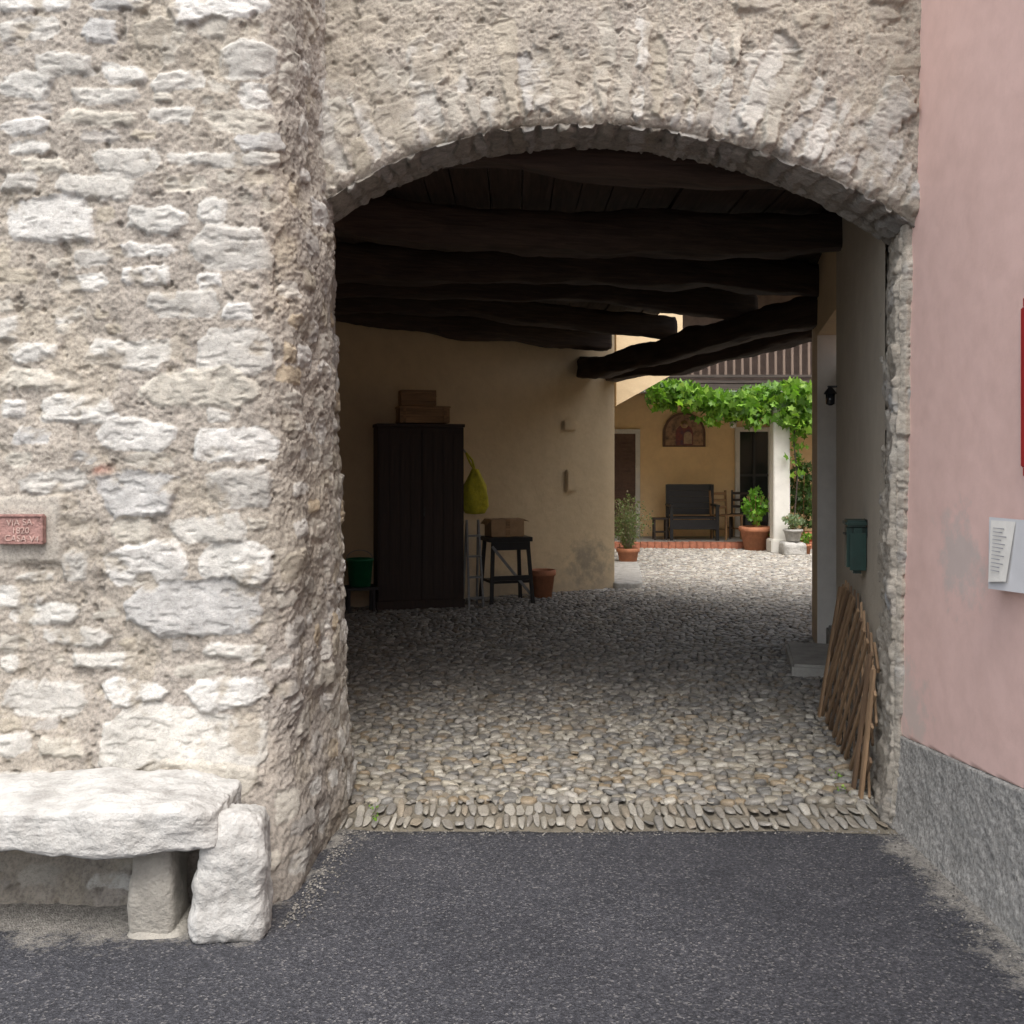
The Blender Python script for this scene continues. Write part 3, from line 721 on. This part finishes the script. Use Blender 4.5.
# ---------------------------------------------------------------- right side of passage
MB=group('green_wall_mailbox',(1.865,5.42,1.13),-.22)
box('body',(0,0,0),(.11,.16,.28),M_green,MB,bevel=.035)
box('lid',(-.006,-.0,.130),(.115,.168,.035),M_green,MB,bevel=.016)
box('slot',(-.060,0,.07),(.006,.11,.012),M_black,MB);box('back_plate',(.055,0,0),(.012,.17,.31),M_black,MB)
box('door_panel',(0,-.083,-.02),(.085,.006,.2),M_green,MB)
LA=group('wall_lantern',(2.275,6.95,2.05),-.2)
box('arm',(-.03,0,.06),(.10,.015,.015),M_black,LA);lathe('shade',[(.01,.06),(.04,.02),(.045,.01)],M_black,LA,(-.06,0,0));lathe('glass',[(.032,.01),(.03,-.06),(.01,-.07)],M_glass,LA,(-.06,0,0));box('mount',(.01,0,.05),(.02,.05,.08),M_black,LA)
TR=group('wooden_trellis')
def tp(t,h,o=0):
    Y=4.68+t;k=min(1,max(0,h/.8));off=(.085+.05*t)*(1-k)+.03*k
    return Vector((1.80+(Y-4.86)*RS-off-o,Y,h+.01))
def clipslat(t0,h0,t1,h1,lo,hi):
    f0,f1=0.,1.;dt=t1-t0
    for b_,sg in ((lo,1),(hi,-1)):
        if abs(dt)<1e-6:continue
        f=(b_-t0)/dt
        if sg*dt>0:f0=max(f0,f)
        else:f1=min(f1,f)
    if f1-f0<.2:return None
    g=lambda f:(t0+dt*f,h0+(h1-h0)*f)
    return g(f0),g(f1)
r=random.Random(4);mm=[M_trellis,M_trellis,M_trellis2]
for i in range(-5,12):
    t=i*.15+r.uniform(-.02,.02);c=clipslat(t,0,t+.62,.84,-.02+r.uniform(-.05,.05),1.60+r.uniform(-.05,.05))
    if c:
        (ta,ha),(tb,hb_)=c;hb_*=1-.22*max(0,1-tb/.9)
        bar('rising_slat_%d'%i,tp(ta,ha),tp(tb,hb_),.012,.032,r.choice(mm),TR)
for i in range(0,16):
    t=i*.15+r.uniform(-.02,.02);c=clipslat(t,.01,t-.62,.82,-.02+r.uniform(-.05,.05),1.60+r.uniform(-.05,.05))
    if c:
        (ta,ha),(tb,hb_)=c;hb_*=1-.22*max(0,1-tb/.9)
        bar('crossing_slat_%d'%i,tp(ta,ha,.020),tp(tb,hb_,.020),.012,.030,r.choice(mm),TR)
bar('edge_slat_1',tp(.02,0,.04),tp(-.04,.62,.03),.014,.038,M_trellis,TR)
bar('edge_slat_2',tp(.16,0,.05),tp(.10,.66,.03),.014,.036,M_trellis2,TR)
bar('edge_slat_3',tp(1.50,0,.04),tp(1.56,.80,.03),.014,.036,M_trellis,TR)

# ---------------------------------------------------------------- courtyard
CH=group('courtyard_house')
YF=19.8
wallq('facade',(1.0,YF),(9,YF),-.02,2.98,M_yellow,CH)
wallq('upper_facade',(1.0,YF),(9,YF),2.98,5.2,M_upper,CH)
bar('added_shade_roof',(0.8,18.5,5.0),(9,18.5,5.0),3.0,.14,M_balc,CH)  # unseen roof added to shade the upper facade
wallq('courtyard_right_wall',(8,20),(8,9),-.02,4.2,M_yellow,CH)
box('terrace',(4.9,18.95,.04),(7.4,1.7,.10),M_stonedk,CH,bevel=.01)
r=random.Random(2);x=1.3
while x<7.5:
    box('edge_brick_%d'%int(x*100),(x+.06,18.04,.055+r.uniform(-.004,.004)),(.118,.24,.13),M_brick,CH,bevel=.008);x+=.126
def frame_door(nm,x0,x1,z1,leaf,fr,z0=.09):
    w=.09
    box(nm+'_jamb_l',(x0-w/2,YF-.02,(z0+z1)/2),(w,.08,z1-z0),fr,CH);box(nm+'_jamb_r',(x1+w/2,YF-.02,(z0+z1)/2),(w,.08,z1-z0),fr,CH)
    box(nm+'_head',((x0+x1)/2,YF-.02,z1+w/2),(x1-x0+2*w,.08,w),fr,CH)
    box(nm+'_leaf',((x0+x1)/2,YF-.01,(z0+z1)/2),(x1-x0,.04,z1-z0),leaf,CH)
frame_door('shutter_door',1.90,2.44,2.12,M_shut,M_white)
for k in range(22):bar('louvre_%d'%k,(1.96,YF-.045,.3+k*.08),(2.38,YF-.045,.3+k*.08),.02,.045,M_shut,CH)
frame_door('dark_window_door',4.50,5.06,2.16,M_glass,M_white)
box('glazing_bar',(4.78,YF-.045,1.15),(.05,.04,2.0),M_black,CH);box('glazing_rail',(4.78,YF-.047,1.3),(.56,.04,.05),M_black,CH)
NI=group('arched_shrine_painting',(3.40,YF-.03,1.86))
def archpts(w,h,n=16):
    return [(-w/2,0),(w/2,0)]+[(w/2*math.cos(a),h-w/2+w/2*math.sin(a)) for a in np.linspace(0,math.pi,n)]
def archpanel(nm,w,h,y0,y1,mat,z=0,dx=0):
    p=archpts(w,h);n=len(p);V=[(a+dx,y0,b+z) for a,b in p]+[(a+dx,y1,b+z) for a,b in p]
    poly(nm,V,[tuple(range(n)),tuple(range(n,2*n))[::-1]]+[(i,(i+1)%n,n+(i+1)%n,n+i) for i in range(n)],mat,NI)
archpanel('frame',.84,.68,-.03,.02,M_shut)
archpanel('painting',.74,.61,-.036,.0,simple('fresco',(.36,.22,.13),.7,.6,9,.2,.002,60,c2=(.09,.06,.05)),.03)
archpanel('robe',.34,.40,-.042,0,simple('robe_paint',(.22,.07,.06),.7,.5,12,0,c2=(.06,.06,.10)),.035)
archpanel('child_figure',.16,.24,-.048,0,simple('child_paint',(.42,.30,.20),.7,.4,12,0),.06,.07)
lathe('halo',[(.075,0),(.075,.006),(.001,.006)],simple('halo_paint',(.42,.30,.13),.6,.2,12,0),NI,(0,-.044,.44));bpy.data.objects['halo'].rotation_euler=(math.pi/2,0,0)
lathe('face_paint',[(.045,0),(.045,.006),(.001,.006)],simple('skin_paint',(.40,.25,.17),.6,.2,12,0),NI,(0,-.054,.43));bpy.data.objects['face_paint'].rotation_euler=(math.pi/2,0,0)
BL=group('wooden_balcony')
for k in range(9):log('joist_%d'%k,(2.1+k*.72,17.45,2.86),(2.1+k*.72,19.8,2.86),.12,.14,20+k,M_balc,BL)
box('deck',(5.0,18.6,2.96),(6.6,2.4,.05),M_balc,BL);bar('edge_beam',(1.9,17.42,2.84),(8,17.42,2.84),.12,.16,M_balc,BL)
bar('bottom_rail',(1.9,17.42,3.06),(8,17.42,3.06),.05,.05,M_balc,BL);bar('top_rail',(1.9,17.42,3.86),(8,17.42,3.86),.07,.05,M_balc,BL)
for k in range(42):bar('baluster_%d'%k,(1.98+k*.145,17.42,3.06),(1.98+k*.145,17.42,3.85),.045,.03,M_balus,BL)
poly('external_stair_flight',[(1.42,13.6,2.34),(2.32,13.6,2.84),(2.32,13.6,4.0),(1.42,13.6,4.0),(1.42,15,2.34),(2.32,15,2.84),(2.32,15,4.0),(1.42,15,4.0)],[(0,1,2,3),(4,7,6,5),(0,4,5,1),(1,5,6,2),(0,3,7,4)],M_cream,CH)
PI=group('white_pillar',(4.62,17.25,0))
box('shaft',(0,0,1.42),(.28,.28,2.72),M_white,PI,bevel=.015);box('base',(0,0,.12),(.38,.38,.24),M_white,PI,bevel=.02);box('capital',(0,0,2.74),(.36,.36,.08),M_white,PI,bevel=.01)
def leaves(name,P,size,parent,cols,seed=0,droop=.3,long=1.0):
    rg=np.random.default_rng(seed);n=len(P);P=np.asarray(P)
    out=[(0,0)]+[(math.cos(a)*k,math.sin(a)*k) for a,k in ((-1.57,.35),(-.75,.95),(-.25,.55),(.35,1.0),(.95,.6),(1.57,1.15),(2.19,.6),(2.79,1.0),(3.39,.55),(3.89,.95))]
    m=len(out);O=np.array(out)*np.array([1,long])
    yaw=rg.uniform(0,2*np.pi,n);pit=rg.normal(droop,.6,n);rol=rg.uniform(-.9,.9,n);s=size*rg.uniform(.6,1.25,n)
    V=np.zeros((n,m,3))
    for i in range(n):
        R=(Matrix.Rotation(yaw[i],3,'Z')@Matrix.Rotation(pit[i]+.9,3,'X')@Matrix.Rotation(rol[i],3,'Y'))
        R=np.array(R);q=np.stack([O[:,0]*s[i],O[:,1]*s[i],-.25*s[i]*np.abs(O[:,0])],-1);V[i]=P[i]+q@R.T
    t=np.array([[0,k,k+1 if k<m-1 else 1] for k in range(1,m)])
    T=(t[None]+(np.arange(n)*m)[:,None,None]).reshape(-1,3)
    cols=np.array(cols);c=cols[rg.integers(0,len(cols),n)]*(1+.2*rg.normal(size=(n,1)))
    C=np.concatenate([np.repeat(np.clip(c,.005,1)[:,None,:],m,1),np.ones((n,m,1))],-1)
    return make_mesh(name,V,None,T,C,M_leaf,parent,False)
GR=[(.13,.26,.03),(.19,.34,.05),(.07,.15,.02),(.26,.41,.06),(.15,.29,.035)]
VI=group('grape_vine')
rg=np.random.default_rng(5);P=[]
for k in range(105):
    u=rg.random();cx=2.42+2.85*u;cz=2.74+.10*math.sin(cx*3)-.05*rg.random();
    L=rg.uniform(.12,.46)*(1.6 if (cx>4.1) else 1)*(.8 if cx<3.0 else 1)
    cy=17.1+rg.normal(0,.22);nn_=int(12+L*42)
    for j in range(nn_):
        f=rg.random();P.append((cx+rg.normal(0,.11),cy+rg.normal(0,.10),cz+.08-f*L*1.2+rg.normal(0,.03)))
for j in range(70):P.append((4.62+rg.normal(0,.08)+.22,17.05+rg.normal(0,.06),2.7-rg.random()**1.6*1.5))
leaves('vine_leaves',P,.085,VI,GR,1)
tube('vine_stem',[(4.86,17.05,.1),(4.82,17.04,.7),(4.86,17.02,1.3),(4.80,17.03,1.9),(4.84,17.05,2.6),(4.5,17.1,2.75),(3.7,17.12,2.70),(2.6,17.15,2.76)],.012,M_balc,VI)
tube('vine_wire',[(2.2,17.15,2.78),(6,17.15,2.78)],.006,M_metal,VI)
HL=group('hanging_lantern',(4.18,18.9,0));tube('cable',[(0,0,2.85),(0,0,2.45)],.008,M_black,HL);lathe('shade',[(.02,2.45),(.11,2.36),(.12,2.33)],M_black,HL);lathe('bulb_glass',[(.07,2.33),(.06,2.22),(.01,2.20)],M_white,HL)
def bench(name,loc,rz,w,mat,back=1.0):
    g=group(name,loc,rz)
    for sx in (-w/2,w/2):
        box('post_b%+d'%(sx*10),(sx,.25,back/2),(.06,.06,back),mat,g);box('post_f%+d'%(sx*10),(sx,-.25,.32),(.06,.06,.64),mat,g)
        box('arm%+d'%(sx*10),(sx,-.02,.65),(.08,.58,.04),mat,g);box('side_rail%+d'%(sx*10),(sx,0,.2),(.04,.46,.05),mat,g)
    for k in range(5):bar('seat_slat_%d'%k,(-w/2,-.22+k*.105,.42),(w/2,-.22+k*.105,.42),.09,.03,mat,g)
    for k in range(5):bar('back_slat_%d'%k,(-w/2,.24+.01*k,.52+k*(back-.55)/4.2),(w/2,.24+.01*k,.52+k*(back-.55)/4.2),.03,.115,mat,g)
    bar('apron',(-w/2,-.26,.30),(w/2,-.26,.30),.03,.18,mat,g)
    return g
bench('black_garden_bench',(3.42,19.0,.09),0,.86,M_black,1.04)
def chair(name,loc,rz,mat):
    g=group(name,loc,rz)
    for sx in (-.19,.19):
        bar('back_leg%+d'%(sx*100),(sx,.2,0),(sx,.26,.92),.035,.035,mat,g);bar('front_leg%+d'%(sx*100),(sx,-.2,0),(sx,-.2,.45),.035,.035,mat,g)
        bar('stretcher%+d'%(sx*100),(sx,-.2,.2),(sx,.2,.2),.02,.03,mat,g)
    box('seat',(0,0,.455),(.44,.44,.03),mat,g)
    for k in range(3):bar('back_rail_%d'%k,(-.19,.24+.008*k,.60+k*.13),(.19,.24+.008*k,.60+k*.13),.02,.05,mat,g)
    return g
chair('wooden_chair',(4.10,19.1,.09),.5,M_box);chair('wooden_chair',(4.42,19.3,.09),-.3,M_balc)
s=group('small_side_table',(2.80,18.95,.09));box('top',(0,0,.40),(.30,.30,.03),M_balc,s);box('under_shelf',(0,0,.15),(.24,.24,.02),M_balc,s)
for sx in (-.11,.11):
    for sy in (-.11,.11):box('leg%+d%+d'%(sx*100,sy*100),(sx,sy,.2),(.03,.03,.39),M_balc,s)
def potted(name,loc,r,h,ph,pw,nl,size,cols,seed,mat=M_terra,long=1,droop=.2):
    g=pot(name,loc,r,h,mat);rg=np.random.default_rng(seed);P=[]
    for _ in range(nl):
        v=rg.normal(size=3);v/=np.linalg.norm(v);rad=rg.random()**.45
        k=1-.35*abs(v[2]);P.append((v[0]*rad*pw*k*(1+.2*math.sin(3*v[2])),v[1]*rad*pw*k,h+ph*.5+v[2]*rad*ph*.5))
    leaves('foliage',P,size,g,cols,seed,droop,long)
    for i in range(7):
        a=i*.9;tube('stem_%d'%i,[(0,0,h*.8),(math.cos(a)*pw*.3,math.sin(a)*pw*.3,h+ph*.4),(math.cos(a)*pw*.6,math.sin(a)*pw*.6,h+ph*.8)],.006,M_box,g)
    return g
potted('potted_green_shrub',(4.32,17.75,.0),.28,.42,.68,.25,190,.06,[(.18,.40,.05),(.25,.48,.07),(.12,.28,.03)],3)
potted('potted_small_plant',(4.62,17.6,0),.12,.20,.16,.14,90,.035,GR,4)
potted('potted_silver_plant',(4.72,16.8,.24),.16,.20,.26,.21,260,.03,[(.22,.27,.18),(.16,.22,.13),(.28,.32,.22)],5,M_rock)
rock('pot_pedestal',(4.72,16.8,.11),(.40,.40,.24),M_rock,group('stone_pot_pedestal'),3,6,.05,20)
potted('potted_small_plant',(4.96,16.9,0),.10,.18,.2,.13,100,.03,GR,14)
potted('potted_bush',(5.3,18.2,0),.2,.3,1.3,.4,500,.06,[(.07,.13,.04),(.11,.19,.05),(.05,.10,.03)],15)
# feathery shrub by the corner: fine arching shoots carrying small leaves
g=pot('potted_feathery_shrub',(1.74,15.0,.0),.17,.28)
rg=np.random.default_rng(8);V=[];T=[];Cc=[];PL=[]
for i in range(300):
    a=rg.uniform(0,6.28);sp_=abs(rg.normal(0,.20));h_=rg.uniform(.35,.80);b0=len(V);w=.005
    for f in (0,.35,.7,1):
        rad=.05+sp_*f**1.5;zz=.26+h_*f*(1-.18*f*sp_*4);ww=1-f*.9
        px_,py_=-math.sin(a)*w,math.cos(a)*w
        V+=[(math.cos(a)*rad+px_*ww,math.sin(a)*rad+py_*ww,zz),(math.cos(a)*rad-px_*ww,math.sin(a)*rad-py_*ww,zz)]
        if f>.3:
            for _ in range(2):PL.append((math.cos(a)*rad+rg.normal(0,.02),math.sin(a)*rad+rg.normal(0,.02),zz+rg.normal(0,.04)))
    for k in range(3):T+=[(b0+2*k,b0+2*k+1,b0+2*k+3),(b0+2*k,b0+2*k+3,b0+2*k+2)]
    c=[(.20,.24,.12),(.30,.29,.18),(.14,.20,.08),(.28,.20,.18)][rg.integers(0,4)];Cc+=[(*c,1)]*8
make_mesh('shoots',V,None,T,Cc,M_leaf,g,False)
leaves('fine_leaves',PL,.018,g,[(.20,.25,.12),(.14,.21,.08),(.26,.27,.16),(.30,.24,.20)],19)
rock('pale_kerb',(1.58,13.9,.03),(.40,3.0,.12),M_rock,group('stone_kerb'),4,8,.05,30,rz=-.10)

W=group('weeds');P=[]
for (cx,cy) in ((-.62,4.55),(1.58,4.8),(1.63,5.0),(-.60,4.42)):
    for _ in range(10):P.append((cx+random.gauss(0,.02),cy+random.gauss(0,.03),.015+random.random()*.02))
leaves('weed_leaves',P,.008,W,GR,9)

# ---------------------------------------------------------------- camera, light
cam=bpy.data.cameras.new('camera');co=link(bpy.data.objects.new('camera',cam))
cam.sensor_width=36;cam.lens=1000/1024*36;cam.shift_y=-52/1024;cam.clip_end=500
co.location=(0,0,1.6);co.rotation_euler=(math.pi/2,0,0);scene.camera=co
w=bpy.data.worlds.new('World');scene.world=w;w.use_nodes=True;nt=w.node_tree
sky=nt.nodes.new('ShaderNodeTexSky');sky.sky_type='NISHITA';sky.sun_disc=False
d=Vector((.06,-.60,1.0)).normalized()
sky.sun_elevation=math.asin(d.z);sky.sun_rotation=math.atan2(d.x,d.y);sky.dust_density=4;sky.air_density=1.0
hs=nt.nodes.new('ShaderNodeHueSaturation');hs.inputs['Saturation'].default_value=.42
nt.links.new(sky.outputs[0],hs.inputs['Color']);nt.links.new(hs.outputs[0],nt.nodes['Background'].inputs[0]);nt.nodes['Background'].inputs[1].default_value=.34
sl=bpy.data.lights.new('sun','SUN');sl.energy=1.7;sl.angle=math.radians(34);sl.color=(1,.965,.91)
so=link(bpy.data.objects.new('sun',sl));so.rotation_euler=d.to_track_quat('Z','Y').to_euler()
scene.view_settings.view_transform='Standard';scene.view_settings.look='None';scene.view_settings.exposure=0
